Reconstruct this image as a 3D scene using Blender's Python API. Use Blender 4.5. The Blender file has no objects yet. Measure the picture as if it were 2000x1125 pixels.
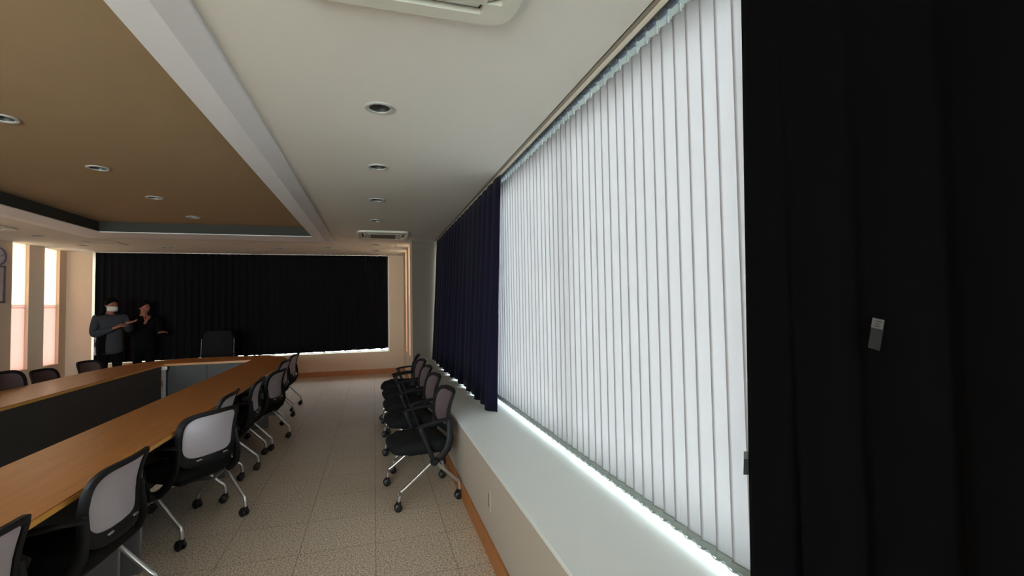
import bpy, bmesh, math, random
from mathutils import Vector, Matrix
from mathutils.geometry import tessellate_polygon
random.seed(7)
PI = math.pi
S = bpy.context.scene
COL = S.collection

# ------------------------------------------------------------------ camera
yaw, pitch, roll = 0.288865734, 0.0363171508, -0.0177043971
FPX, HCAM = 908.3, 1.5
F0 = Vector((math.sin(yaw), math.cos(yaw), 0)); R0 = Vector((math.cos(yaw), -math.sin(yaw), 0)); U0 = Vector((0, 0, 1))
F2 = F0*math.cos(pitch) + U0*math.sin(pitch); U2 = U0*math.cos(pitch) - F0*math.sin(pitch)
R2 = R0*math.cos(roll) + U2*math.sin(roll); U3 = U2*math.cos(roll) - R0*math.sin(roll)
cd = bpy.data.cameras.new('camera'); cam = bpy.data.objects.new('camera', cd); COL.objects.link(cam)
cd.sensor_width = 36.0; cd.lens = FPX/2000*36.0; cd.clip_start = 0.02; cd.clip_end = 200
mat4 = Matrix((( R2.x, U3.x, -F2.x, 0), (R2.y, U3.y, -F2.y, 0), (R2.z, U3.z, -F2.z, HCAM), (0, 0, 0, 1)))
cam.matrix_world = mat4
S.camera = cam

# ------------------------------------------------------------------ sky, portals, exposure
W = bpy.data.worlds.new('overcast_sky'); S.world = W; W.use_nodes = True
bg = W.node_tree.nodes['Background']
bg.inputs[0].default_value = (0.90, 0.97, 1.0, 1); bg.inputs[1].default_value = 13.0
def portal(name, loc, rot, sx, sy):
    l = bpy.data.lights.new(name, 'AREA'); l.shape = 'RECTANGLE'; l.size = sx; l.size_y = sy
    l.cycles.is_portal = True
    o = bpy.data.objects.new(name, l); COL.objects.link(o); o.location = loc; o.rotation_euler = rot
    return o
portal('sky_portal_right', (1.42, 2.8, 1.5), (0, PI/2, 0), 2.0, 11.4)      # faces -X
portal('sky_portal_far', (-2.45, 11.34, 1.6), (-PI/2, 0, 0), 5.7, 2.3)    # faces -Y
portal('sky_portal_left', (-5.86, 8.7, 1.62), (0, -PI/2, 0), 2.2, 4.5)   # faces +X
portal('sky_portal_back', (-3.2, -3.3, 1.6), (PI/2, 0, 0), 4.2, 2.1)  # serves the added window behind the camera
portal('sky_portal_slits', (0.86, 9.6, 1.62), (0, PI/2, 0), 2.2, 1.5)
vs = S.view_settings
vs.view_transform = 'Standard'; vs.look = 'None'; vs.exposure = 0.88; vs.gamma = 1.0; vs.use_curve_mapping = False
S.cycles.use_denoising = True
S.cycles.max_bounces = 14; S.cycles.diffuse_bounces = 8; S.cycles.transmission_bounces = 10; S.cycles.transparent_max_bounces = 16
S.cycles.sample_clamp_indirect = 6.0
S.cycles.caustics_reflective = False; S.cycles.caustics_refractive = False

# ------------------------------------------------------------------ materials
MATS = {}
def lin(c):
    return tuple(((v/255)/12.92 if v/255 <= 0.04045 else ((v/255+0.055)/1.055)**2.4) for v in c) + (1,)
def mat(name, col, rough=0.6, metal=0.0, spec=0.5, sheen=0.0, noise=None, bump=None):
    m = bpy.data.materials.new(name); m.use_nodes = True; nt = m.node_tree; b = nt.nodes['Principled BSDF']
    c = tuple(col) + (1,) if len(col) == 3 else col
    b.inputs['Base Color'].default_value = c; b.inputs['Roughness'].default_value = rough
    b.inputs['Metallic'].default_value = metal; b.inputs['Specular IOR Level'].default_value = spec
    if sheen: b.inputs['Sheen Weight'].default_value = sheen
    if noise:                                   # (scale, amount): slight mottling of the colour
        tc = nt.nodes.new('ShaderNodeTexCoord'); n = nt.nodes.new('ShaderNodeTexNoise'); n.inputs['Scale'].default_value = noise[0]
        n.inputs['Detail'].default_value = 4
        mx = nt.nodes.new('ShaderNodeMix'); mx.data_type = 'RGBA'
        mx.inputs[6].default_value = tuple(v*(1-noise[1]) for v in c[:3]) + (1,)
        mx.inputs[7].default_value = tuple(min(1, v*(1+noise[1])) for v in c[:3]) + (1,)
        nt.links.new(tc.outputs['Object'], n.inputs['Vector']); nt.links.new(n.outputs['Fac'], mx.inputs[0])
        nt.links.new(mx.outputs[2], b.inputs['Base Color'])
    if bump:
        tc = nt.nodes.new('ShaderNodeTexCoord'); n = nt.nodes.new('ShaderNodeTexNoise'); n.inputs['Scale'].default_value = bump[0]
        bp = nt.nodes.new('ShaderNodeBump'); bp.inputs['Strength'].default_value = bump[1]; bp.inputs['Distance'].default_value = 0.002
        nt.links.new(tc.outputs['Object'], n.inputs['Vector']); nt.links.new(n.outputs['Fac'], bp.inputs['Height'])
        nt.links.new(bp.outputs['Normal'], b.inputs['Normal'])
    MATS[name] = m
    return m
def cloth(name, col, trans, tcol=None, weave=0.0):
    """diffuse cloth that lets part of the light through"""
    m = bpy.data.materials.new(name); m.use_nodes = True; nt = m.node_tree; nt.nodes.clear()
    o = nt.nodes.new('ShaderNodeOutputMaterial'); d = nt.nodes.new('ShaderNodeBsdfDiffuse'); t = nt.nodes.new('ShaderNodeBsdfTranslucent')
    mx = nt.nodes.new('ShaderNodeMixShader'); mx.inputs[0].default_value = trans
    d.inputs[0].default_value = tuple(col)+(1,); t.inputs[0].default_value = tuple(tcol or col)+(1,)
    nt.links.new(d.outputs[0], mx.inputs[1]); nt.links.new(t.outputs[0], mx.inputs[2])
    last = mx
    if weave:
        tr = nt.nodes.new('ShaderNodeBsdfTransparent'); m2 = nt.nodes.new('ShaderNodeMixShader'); m2.inputs[0].default_value = weave
        nt.links.new(mx.outputs[0], m2.inputs[1]); nt.links.new(tr.outputs[0], m2.inputs[2]); last = m2
    nt.links.new(last.outputs[0], o.inputs[0])
    MATS[name] = m
    return m
def glass(name):
    m = bpy.data.materials.new(name); m.use_nodes = True; nt = m.node_tree; nt.nodes.clear()
    o = nt.nodes.new('ShaderNodeOutputMaterial'); t = nt.nodes.new('ShaderNodeBsdfTransparent'); g = nt.nodes.new('ShaderNodeBsdfGlossy')
    g.inputs['Roughness'].default_value = 0.02; t.inputs[0].default_value = (0.93, 0.97, 0.96, 1)
    fr = nt.nodes.new('ShaderNodeFresnel'); fr.inputs[0].default_value = 1.45
    mx = nt.nodes.new('ShaderNodeMixShader')
    nt.links.new(fr.outputs[0], mx.inputs[0]); nt.links.new(t.outputs[0], mx.inputs[1]); nt.links.new(g.outputs[0], mx.inputs[2]); nt.links.new(mx.outputs[0], o.inputs[0])
    MATS[name] = m
    return m

mat('pier_shade', (0.165, 0.137, 0.112), 0.85, spec=0.1)  # shade on the pier end put into its base colour
mat('cove_shade', (0.06, 0.058, 0.050), 0.85, spec=0.1)  # recess sides coloured dark in place of the shade inside the tray
mat('ceiling_paper', (0.74, 0.72, 0.66), 0.9, spec=0.1, bump=(90, 0.15))
mat('tray_paper', (0.36, 0.26, 0.155), 0.9, spec=0.1, noise=(3, 0.06), bump=(90, 0.15))
mat('gypsum', (0.80, 0.81, 0.84), 0.7, spec=0.2)
mat('wall_cream', (0.68, 0.53, 0.40), 0.85, spec=0.15, noise=(2.5, 0.03), bump=(70, 0.15))
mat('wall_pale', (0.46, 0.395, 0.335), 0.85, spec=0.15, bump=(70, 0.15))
mat('ledge_white', (0.72, 0.74, 0.72), 0.55, spec=0.3, noise=(1.6, 0.04))
mat('base_wood', (0.42, 0.15, 0.04), 0.45, noise=(12, 0.15))
mat('frame_grey', (0.45, 0.47, 0.48), 0.4, metal=0.3)
mat('white_plastic', (0.78, 0.77, 0.70), 0.4)
mat('ac_plastic', (0.66, 0.65, 0.56), 0.45)
mat('dark_inside', (0.035, 0.028, 0.022), 0.8)
mat('reflector', (0.12, 0.12, 0.12), 0.35, metal=0.6)
mat('trim_grey', (0.42, 0.42, 0.39), 0.45)
mat('lamp_glass', (0.85, 0.85, 0.82), 0.25)
mat('bead_brown', (0.30, 0.25, 0.20), 0.7)
mat('cream_rail', (0.78, 0.73, 0.60), 0.4)
mat('headrail', (0.36, 0.40, 0.38), 0.35, metal=0.5)
mat('carrier', (0.10, 0.12, 0.17), 0.35, metal=0.2)
mat('clip_plastic', (0.50, 0.56, 0.58), 0.3)
mat('curtain_navy', (0.0075, 0.0068, 0.0220), 0.95, spec=0.1, sheen=0.02)
mat('curtain_black', (0.0030, 0.0028, 0.0038), 0.95, spec=0.05, sheen=0.008)
mat('curtain_far', (0.0075, 0.0072, 0.0088), 0.95, spec=0.05, sheen=0.01)
mat('tag_grey', (0.016, 0.018, 0.020), 0.8)
mat('tag_white', (0.12, 0.115, 0.12), 0.8)
mat('plate_white', (0.72, 0.66, 0.64), 0.5)
mat('tag_ink', (0.04, 0.037, 0.04), 0.8)
mat('chair_black', (0.0085, 0.0085, 0.010), 0.55, spec=0.25)
mat('seat_black', (0.010, 0.010, 0.011), 0.95, spec=0.15, bump=(300, 0.2))
mat('chrome', (0.62, 0.62, 0.63), 0.28, metal=0.9)
mat('caster_black', (0.012, 0.012, 0.013), 0.4)
mat('panel_grey', (0.046, 0.044, 0.044), 0.6)
mat('leg_grey', (0.26, 0.27, 0.30), 0.45, metal=0.4)
mat('edge_yellow', (0.82, 0.44, 0.09), 0.4)
mat('skin', (0.27, 0.095, 0.062), 0.55)
mat('hair', (0.004, 0.0035, 0.0035), 0.9, spec=0.05)
mat('jacket_grey', (0.045, 0.047, 0.056), 0.9, spec=0.1)
mat('jacket_dark', (0.0028, 0.0028, 0.0034), 0.9, spec=0.1)
mat('jacket_white', (0.55, 0.50, 0.52), 0.9, spec=0.1)
mat('trousers', (0.003, 0.003, 0.0036), 0.9, spec=0.1)
mat('mask_white', (0.55, 0.55, 0.52), 0.9, spec=0.1)
mat('eye', (0.02, 0.015, 0.012), 0.2)
mat('clock_white', (0.62, 0.60, 0.66), 0.5)
mat('clock_rim', (0.10, 0.09, 0.16), 0.4)
mat('paper_grey', (0.58, 0.50, 0.54), 0.8, noise=(14, 0.25))
mat('hatch_line', (0.34, 0.30, 0.27), 0.7)
mat('frame_dark', (0.05, 0.03, 0.03), 0.5)
mat('leather_black', (0.004, 0.004, 0.0045), 0.7, spec=0.15)
cloth('slat_fabric', (0.64, 0.64, 0.645), 0.42, (0.50, 0.485, 0.50))
cloth('weight_fabric', (0.30, 0.33, 0.31), 0.18, (0.38, 0.41, 0.40))
cloth('mesh_light', (0.58, 0.54, 0.60), 0.10, (0.30, 0.24, 0.26), 0.05)
cloth('mesh_dark', (0.17, 0.125, 0.135), 0.25, (0.20, 0.14, 0.14), 0.05)
cloth('pane_upper', (0.8, 0.72, 0.6), 0.6, (0.53, 0.45, 0.37))
cloth('pane_lower', (0.8, 0.62, 0.55), 0.6, (0.40, 0.30, 0.27))
glass('window_glass')

def wood_mat():
    m = bpy.data.materials.new('table_wood'); m.use_nodes = True; nt = m.node_tree; b = nt.nodes['Principled BSDF']
    tc = nt.nodes.new('ShaderNodeTexCoord'); mp = nt.nodes.new('ShaderNodeMapping'); mp.inputs['Scale'].default_value = (14, 0.9, 14)
    n = nt.nodes.new('ShaderNodeTexNoise'); n.inputs['Scale'].default_value = 2.2; n.inputs['Detail'].default_value = 5
    r = nt.nodes.new('ShaderNodeValToRGB'); r.color_ramp.elements[0].position = 0.3; r.color_ramp.elements[1].position = 0.75
    r.color_ramp.elements[0].color = (0.40, 0.150, 0.034, 1); r.color_ramp.elements[1].color = (0.52, 0.21, 0.050, 1)
    nt.links.new(tc.outputs['Object'], mp.inputs[0]); nt.links.new(mp.outputs[0], n.inputs['Vector']); nt.links.new(n.outputs['Fac'], r.inputs[0])
    nt.links.new(r.outputs[0], b.inputs['Base Color']); b.inputs['Roughness'].default_value = 0.32; b.inputs['Specular IOR Level'].default_value = 0.5
    MATS['table_wood'] = m
wood_mat()
def floor_mat():
    m = bpy.data.materials.new('speckled_tile'); m.use_nodes = True; nt = m.node_tree; b = nt.nodes['Principled BSDF']; L = nt.links.new
    tc = nt.nodes.new('ShaderNodeTexCoord')
    n = nt.nodes.new('ShaderNodeTexNoise'); n.inputs['Scale'].default_value = 95; n.inputs['Detail'].default_value = 3; n.inputs['Roughness'].default_value = 0.65
    r = nt.nodes.new('ShaderNodeValToRGB'); e = r.color_ramp.elements
    e[0].position = 0.36; e[0].color = (0.22, 0.165, 0.12, 1); e[1].position = 0.66; e[1].color = (0.90, 0.78, 0.64, 1)
    q = e.new(0.50); q.color = (0.62, 0.51, 0.40, 1)
    L(tc.outputs['Object'], n.inputs['Vector']); L(n.outputs['Fac'], r.inputs[0])
    br = nt.nodes.new('ShaderNodeTexBrick'); br.offset = 0.0; br.inputs['Scale'].default_value = 1.0
    br.inputs['Brick Width'].default_value = 0.45; br.inputs['Row Height'].default_value = 0.45; br.inputs['Mortar Size'].default_value = 0.0022
    br.inputs['Color1'].default_value = (1, 1, 1, 1); br.inputs['Color2'].default_value = (0.93, 0.93, 0.93, 1); br.inputs['Mortar'].default_value = (0.45, 0.42, 0.4, 1)
    L(tc.outputs['Object'], br.inputs['Vector'])
    mx = nt.nodes.new('ShaderNodeMix'); mx.data_type = 'RGBA'; mx.blend_type = 'MULTIPLY'; mx.inputs[0].default_value = 1
    L(r.outputs[0], mx.inputs[6]); L(br.outputs['Color'], mx.inputs[7]); L(mx.outputs[2], b.inputs['Base Color'])
    b.inputs['Roughness'].default_value = 0.5; b.inputs['Specular IOR Level'].default_value = 0.4
    MATS['speckled_tile'] = m
floor_mat()

# ------------------------------------------------------------------ mesh helpers
class MB:
    def __init__(s): s.v = []; s.f = []; s.mi = []
    def add(s, vs, fs, mi=0):
        n = len(s.v); s.v += [tuple(v) for v in vs]; s.f += [tuple(i+n for i in f) for f in fs]; s.mi += [mi]*len(fs); return s
    def box(s, x0, x1, y0, y1, z0, z1, mi=0):
        vs = [(x0,y0,z0),(x1,y0,z0),(x1,y1,z0),(x0,y1,z0),(x0,y0,z1),(x1,y0,z1),(x1,y1,z1),(x0,y1,z1)]
        return s.add(vs, [(3,2,1,0),(4,5,6,7),(0,1,5,4),(1,2,6,5),(2,3,7,6),(3,0,4,7)], mi)
    def loops(s, L, closed=False, cap0=False, cap1=False, mi=0):
        n = len(L[0]); vs = [p for l in L for p in l]; fs = []
        m = len(L)
        for i in range(m if closed else m-1):
            a, b = i*n, ((i+1) % m)*n
            for k in range(n):
                fs.append((a+k, a+(k+1) % n, b+(k+1) % n, b+k))
        if cap0: fs.append(tuple(reversed(range(n))))
        if cap1: fs.append(tuple((m-1)*n+k for k in range(n)))
        return s.add(vs, fs, mi)
    def sweep(s, pts, hw, ht=None, n=10, lat=None, cap=True, mi=0, radii=None):
        pts = [Vector(p) for p in pts]; ht = hw if ht is None else ht; L = []
        for i, p in enumerate(pts):
            t = (pts[min(i+1, len(pts)-1)] - pts[max(i-1, 0)]).normalized()
            a = Vector(lat) if lat else (Vector((0,0,1)) if abs(t.z) < 0.9 else Vector((1,0,0)))
            a = (a - t*a.dot(t)).normalized(); b = t.cross(a)
            k = radii[i] if radii else 1.0
            L.append([p + a*(hw*k*math.cos(2*PI*j/n)) + b*(ht*k*math.sin(2*PI*j/n)) for j in range(n)])
        return s.loops(L, cap0=cap, cap1=cap, mi=mi)
    def lathe(s, prof, c=(0,0,0), axis='z', n=24, mi=0, cap=False):
        L = []
        for r, h in prof:
            l = []
            for j in range(n):
                a = 2*PI*j/n; u, w = r*math.cos(a), r*math.sin(a)
                p = {'z': (u, w, h), 'y': (w, h, u), 'x': (h, u, w)}[axis]
                l.append((p[0]+c[0], p[1]+c[1], p[2]+c[2]))
            L.append(l)
        return s.loops(L, cap0=cap, cap1=cap, mi=mi)
    def prism(s, poly, z0, z1, mi=0):
        n = len(poly); vs = [(x,y,z0) for x,y in poly] + [(x,y,z1) for x,y in poly]
        fs = [tuple(reversed(range(n))), tuple(range(n, 2*n))] + [(i, (i+1) % n, n+(i+1) % n, n+i) for i in range(n)]
        return s.add(vs, fs, mi)
    def grid(s, fn, nu, nv, mi=0):
        vs = [fn(i/nu, j/nv) for j in range(nv+1) for i in range(nu+1)]
        fs = [(j*(nu+1)+i, j*(nu+1)+i+1, (j+1)*(nu+1)+i+1, (j+1)*(nu+1)+i) for j in range(nv) for i in range(nu)]
        return s.add(vs, fs, mi)
    def build(s, name, mats, parent=None, bevel=0, seg=2, solid=0, smooth=True, ang=38, sub=0, loc=None):
        me = bpy.data.meshes.new(name); me.from_pydata(s.v, [], s.f); me.validate(); me.update()
        for m in (mats if isinstance(mats, (list, tuple)) else [mats]): me.materials.append(MATS[m])
        for p, i in zip(me.polygons, s.mi): p.material_index = i; p.use_smooth = smooth
        bm = bmesh.new(); bm.from_mesh(me); bmesh.ops.recalc_face_normals(bm, faces=bm.faces); bm.to_mesh(me); bm.free()
        if smooth: me.set_sharp_from_angle(angle=math.radians(ang))
        o = bpy.data.objects.new(name, me); COL.objects.link(o)
        if parent: o.parent = parent
        if loc: o.location = loc
        if solid:
            md = o.modifiers.new('thick', 'SOLIDIFY'); md.thickness = solid; md.offset = 0
        if bevel:
            md = o.modifiers.new('bevel', 'BEVEL'); md.width = bevel; md.segments = seg; md.limit_method = 'ANGLE'; md.angle_limit = math.radians(40)
        if sub:
            md = o.modifiers.new('sub', 'SUBSURF'); md.levels = sub; md.render_levels = sub
        return o
def tag(o, label=None, cat=None, group=None, kind=None):
    if label: o['label'] = label
    if cat: o['category'] = cat
    if group: o['group'] = group
    if kind: o['kind'] = kind
    return o
def thing(name, label, cat, loc=(0,0,0), rz=0, group=None):
    o = bpy.data.objects.new(name, None); COL.objects.link(o); o.location = loc; o.rotation_euler = (0,0,rz); o.empty_display_size = 0.1
    return tag(o, label, cat, group)
def struct(name, mb, m, label, cat, parent=None, **k):
    o = mb.build(name, m, parent, **k)
    if parent is None: tag(o, label, cat, kind='structure')
    return o
KIDS = {}
def dup(root, loc, rz, label, group=None):
    def cp(o, par):
        c = o.copy(); COL.objects.link(c)
        if par: c.parent = par
        for ch in [x for x in o.children]: cp(ch, c)
        return c
    r = cp(root, None); r.location = loc; r.rotation_euler = (0,0,rz); r['label'] = label
    if group: r['group'] = group
    return r
def selp(hw, hh, n, N, cx=0, cy=0):
    out = []
    for k in range(N):
        a = 2*PI*k/N; c, s_ = math.cos(a), math.sin(a)
        out.append((cx + hw*math.copysign(abs(c)**(2/n), c), cy + hh*math.copysign(abs(s_)**(2/n), s_)))
    return out

# ------------------------------------------------------------------ the room
CZ = 2.68                        # ring ceiling
XR, XW, XL, YF, YB = 0.655, 1.30, -5.67, 11.0, -3.0
YP = 8.45                        # where the window bay ends
LZ = 0.56                        # ledge height
TX0, TX1, TY0, TY1, TZ = -4.27, -0.66, -2.0, 8.85, 2.80   # tray opening (outer edge of its moulding)

struct('floor', MB().box(XL-0.3, XW+0.15, YB-0.2, YF+0.3, -0.1, 0), 'speckled_tile', 'beige speckled tile floor with thin dark joints', 'floor', smooth=False)

DL_RING = [(0.04, 2.82), (0.04, 4.03), (0.04, 5.28), (0.04, 6.56), (0.05, 9.10), (0.05, 10.0), (-0.85, 9.63), (-1.75, 9.84), (-3.68, 10.05), (-4.9, 8.78), (-4.89, 9.93)]
DL_TRAY = [(-2.33, 3.83), (-2.35, 4.98), (-2.37, 6.15), (-2.38, 7.34)]
def holed(outer, holes, z):
    loops = [[Vector((x, y, 0)) for x, y in outer]] + [[Vector((x, y, 0)) for x, y in h] for h in holes]
    tris = tessellate_polygon(loops); vs = [v for l in loops for v in l]
    return MB().add([(v.x, v.y, z) for v in vs], [tuple(t) for t in tris])
def circ(x, y, r, n=20): return [(x+r*math.cos(-2*PI*k/n), y+r*math.sin(-2*PI*k/n)) for k in range(n)]
ring = holed([(XL-0.2, YB-0.1), (1.07, YB-0.1), (1.07, YF+0.05), (XL-0.2, YF+0.05)],
             [[(TX0, TY0), (TX0, TY1), (TX1, TY1), (TX1, TY0)]] + [circ(x, y, 0.062) for x, y in DL_RING], CZ)
ring.box(1.055, 1.07, YB-0.1, YP, CZ, CZ+0.14)                       # inner cheek of the curtain slot
struct('trim_3', MB().box(1.060, 1.0815, YB-0.1, YP-0.03, CZ-0.003, CZ+0.10), 'bead_brown', 'thin brownish bead where the ceiling meets the curtain rail', 'moulding', smooth=False)
struct('ceiling', ring, 'ceiling_paper', 'pale papered ceiling running round the sunken middle', 'ceiling', smooth=False)
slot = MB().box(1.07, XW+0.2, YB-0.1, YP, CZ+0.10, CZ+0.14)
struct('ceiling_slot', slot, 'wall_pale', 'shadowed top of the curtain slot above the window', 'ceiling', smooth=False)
prof = [(0.0, CZ+0.01), (0.0, CZ-0.016), (0.006, CZ-0.020), (0.118, CZ-0.050), (0.272, CZ-0.052), (0.272, CZ-0.042), (0.255, CZ-0.042)]
KL, KF = 2.1, 3.5                # the moulding is broader along the left and far sides
TZ = 2.785
mo = MB(); L = []
for off, z in prof:
    L.append([(TX0+off*KL, TY0+off, z), (TX1-off, TY0+off, z), (TX1-off, TY1-off*KF, z), (TX0+off*KL, TY1-off*KF, z)])
mo.loops(L)
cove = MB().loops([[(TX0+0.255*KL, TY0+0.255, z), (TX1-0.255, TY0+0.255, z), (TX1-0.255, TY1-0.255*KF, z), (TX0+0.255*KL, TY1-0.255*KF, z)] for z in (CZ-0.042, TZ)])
struct('trim_4', cove, 'cove_shade', 'upright sides of the recessed ceiling, coloured dark for shade', 'moulding', smooth=False)
struct('trim_1', mo, 'gypsum', 'pale plaster moulding framing the brown recessed ceiling', 'moulding', smooth=False)
tray = holed([(TX0-0.05, TY0-0.05), (TX1+0.05, TY0-0.05), (TX1+0.05, TY1+0.05), (TX0-0.05, TY1+0.05)], [circ(x, y, 0.062) for x, y in DL_TRAY], TZ)
struct('ceiling_tray', tray, 'tray_paper', 'brown papered recessed middle of the ceiling', 'ceiling', smooth=False)
# roof above everything, so that no sky gets in over the ceiling
struct('roof', MB().box(XL-0.4, XW+0.4, YB-0.3, YF+0.5, 2.95, 3.05), 'wall_pale', 'roof slab above the ceiling', 'roof', smooth=False)

# right side: low wall, ledge, head wall, pier with slits
struct('wall_right', MB().box(XR, XW+0.2, YB-0.1, YP, 0, LZ-0.02), 'wall_pale', 'low beige wall carrying the white window ledge', 'wall', smooth=False)
struct('trim_2', MB().box(XR-0.004, XW+0.2, YB-0.1, YP, LZ-0.02, LZ), 'ledge_white', 'wide white window ledge below the vertical blind', 'ledge', bevel=0.004)
struct('wall_right_head', MB().box(XW, XW+0.2, YB-0.1, YP, 2.64, 2.95).box(XW, XW+0.2, YB-0.1, -2.9, LZ, 2.5), 'wall_pale', 'wall above the right window', 'wall', smooth=False)
SR = [(8.95, 9.34), (9.86, 10.25)]
SLT = [(6.60, 7.02), (7.40, 7.82), (9.60, 9.99), (10.38, 10.80)]
def slit_wall(x0, x1, ys, y0, y1, z0, mb):
    cur = y0
    for a, b in ys:
        mb.box(x0, x1, cur, a, 0, 2.95); mb.box(x0, x1, a, b, 0, z0); mb.box(x0, x1, a, b, CZ+0.02, 2.95); cur = b
    mb.box(x0, x1, cur, y1, 0, 2.95)
    return mb
pw = MB(); slit_wall(XR, XR+0.15, SR, YP, YF+0.3, 0.55, pw); pw.box(XR+0.15, XW+0.2, YP+0.02, YP+0.12, 0, 2.95)
struct('wall_right_return', MB().box(XR, XW+0.2, YP-0.02, YP, 0, 2.95), 'pier_shade', 'end face of the pier beyond the window bay, coloured dark for shade', 'wall', smooth=False)
struct('wall_right_pier', pw, 'wall_cream', 'beige end wall with two narrow slit windows at the right corner', 'wall', smooth=False)
lw = MB(); slit_wall(XL-0.15, XL, SLT, YB-0.1, YF+0.3, 0.55, lw)
struct('wall_left', lw, 'wall_cream', 'cream left wall with two narrow slit windows near the corner', 'wall', smooth=False)
FX0, FX1, FZ = -5.26, 0.325, 0.50
fw = MB().box(XL, FX0, YF, YF+0.3, 0, 2.95).box(FX1, XR, YF, YF+0.3, 0, 2.95).box(FX0, FX1, YF, YF+0.3, 0, FZ).box(FX0, FX1, YF, YF+0.3, CZ+0.0, 2.95)
struct('wall_far', fw, 'wall_cream', 'cream far wall around the wide curtained window', 'wall', smooth=False)
struct('wall_back', MB().box(XL-0.2, -5.3, YB-0.2, YB-0.05, 0, 2.95).box(-1.1, XW+0.2, YB-0.2, YB-0.05, 0, 2.95).box(-5.3, -1.1, YB-0.2, YB-0.05, 0, 0.6).box(-5.3, -1.1, YB-0.2, YB-0.05, 2.6, 2.95), 'wall_cream', 'cream wall behind the camera', 'wall', smooth=False)
# baseboards
struct('baseboard_right', MB().box(XR-0.014, XR, YB, YF, 0, 0.12), 'base_wood', 'orange wooden baseboard under the ledge', 'baseboard', bevel=0.003)
struct('baseboard_far', MB().box(XL, XR, YF-0.014, YF, 0, 0.11), 'base_wood', 'orange wooden baseboard along the far wall', 'baseboard', bevel=0.003)
struct('baseboard_left', MB().box(XL, XL+0.014, YB, YF, 0, 0.11), 'base_wood', 'orange wooden baseboard along the left wall', 'baseboard', bevel=0.003)
# windows
def window_y(n, x, y0, y1, z0, z1, nm, label):          # window in a wall parallel to Y
    r = tag(thing('window_%d' % n, label, 'window', (x, (y0+y1)/2, z0)), kind='structure')
    f = MB(); w = 0.05; hy = (y1-y0)/2; h = z1-z0
    f.box(-0.03, 0.03, -hy, hy, 0, 0.035); f.box(-0.03, 0.03, -hy, hy, h-w, h)
    for k in range(nm+1):
        yy = -hy + 2*hy*k/nm; f.box(-0.025, 0.025, max(-hy, yy-0.02), min(hy, yy+0.02), 0.035, h-w)
    f.build('window_frame', 'frame_grey', r, smooth=False)
    MB().box(-0.004, 0.004, -hy, hy, 0.03, h-w+0.01).build('pane', 'window_glass', r, smooth=False)
window_y(1, XW+0.06, -2.9, YP, LZ, 2.64, 6, 'long right window hidden behind the white vertical blind')
r = tag(thing('window_2', 'wide far window hidden behind the black curtain', 'window', ((FX0+FX1)/2, YF+0.22, FZ)), kind='structure')
hx = (FX1-FX0)/2; f = MB().box(-hx, hx, -0.03, 0.03, 0, 0.012).box(-hx, hx, -0.03, 0.03, 2.13, 2.18)
for k in range(5): f.box(max(-hx, -hx+2*hx*k/4-0.02), min(hx, -hx+2*hx*k/4+0.02), -0.025, 0.025, 0.012, 2.13)
f.build('window_frame', 'frame_grey', r, smooth=False)
MB().box(-hx, hx, -0.004, 0.004, 0.01, 2.14).build('pane', 'window_glass', r, smooth=False)
r = tag(thing('window_7', 'unseen wide window added behind the camera for fill light', 'window', (-3.2, YB-0.12, 0.6)), kind='structure')  # unseen window, added to brighten the room
f = MB()
for k in range(6): f.box(max(-2.1, -2.1+4.2*k/5-0.025), min(2.1, -2.1+4.2*k/5+0.025), -0.03, 0.03, 0, 2.0)
f.build('window_frame', 'frame_grey', r, smooth=False)
MB().box(-2.1, 2.1, -0.004, 0.004, 0, 2.0).build('pane', 'window_glass', r, smooth=False)
def slit(n, x, y0, y1, label, d):
    r = tag(thing('window_%d' % n, label, 'window', (x, (y0+y1)/2, 0.55)), kind='structure'); h = (y1-y0)/2
    MB().box(-0.004, 0.004, -h, h, 1.09, CZ+0.02-0.55).build('upper_blind', 'pane_upper', r, smooth=False)
    MB().box(-0.004, 0.004, -h, h, 0.0, 1.05).build('lower_blind', 'pane_lower', r, smooth=False)
    MB().box(-0.012, 0.012, -h, h, 1.045, 1.095).build('transom', 'pane_lower', r, smooth=False)
slit(3, XL-0.055, *SLT[2], 'tall bright slit window beside the wall clock', -1)
slit(4, XL-0.055, *SLT[3], 'tall bright slit window next to the far left corner', -1)
slit(8, XL-0.055, *SLT[0], 'slit window added for light in the left wall out of view, nearer the camera', -1)  # this slit and the next are unseen, added for warm light
slit(9, XL-0.055, *SLT[1], 'slit window added for light in the left wall out of view, before the clock', -1)
slit(5, XR+0.05, *SR[0], 'narrow slit window in the right pier nearer the window bay', 1)
slit(6, XR+0.05, *SR[1], 'narrow slit window in the right pier beside the far corner', 1)

# ------------------------------------------------------------------ vertical blind
PITCH, YB0 = 0.0785, 0.86
NS = 47
BX, BZ0, BZ1 = 1.165, 0.585, 2.650
bl = thing('vertical_blind', 'white vertical blind of long fabric slats glowing with daylight over the ledge', 'blind', (BX, YB0, 0))
ylen = PITCH*NS
hb = MB().box(-0.022, 0.022, -0.05, ylen, BZ1+0.028, BZ1+0.062)
hb.build('headrail', 'headrail', bl, bevel=0.003)
def slat_mesh(seed):
    rr = random.Random(seed); ang = 0.13 + rr.uniform(-0.03, 0.03); w = 0.0425; bend = 0.004
    def fn(u, v):
        t = (u-0.5)*2; y = t*w; x = bend*(1-t*t)
        a = ang + 0.02*math.sin(v*2+seed)
        return (x*math.cos(a)-y*math.sin(a), x*math.sin(a)+y*math.cos(a), BZ0+0.034+(BZ1-BZ0-0.034)*v)
    return MB().grid(fn, 6, 10), ang
variants = []
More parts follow.
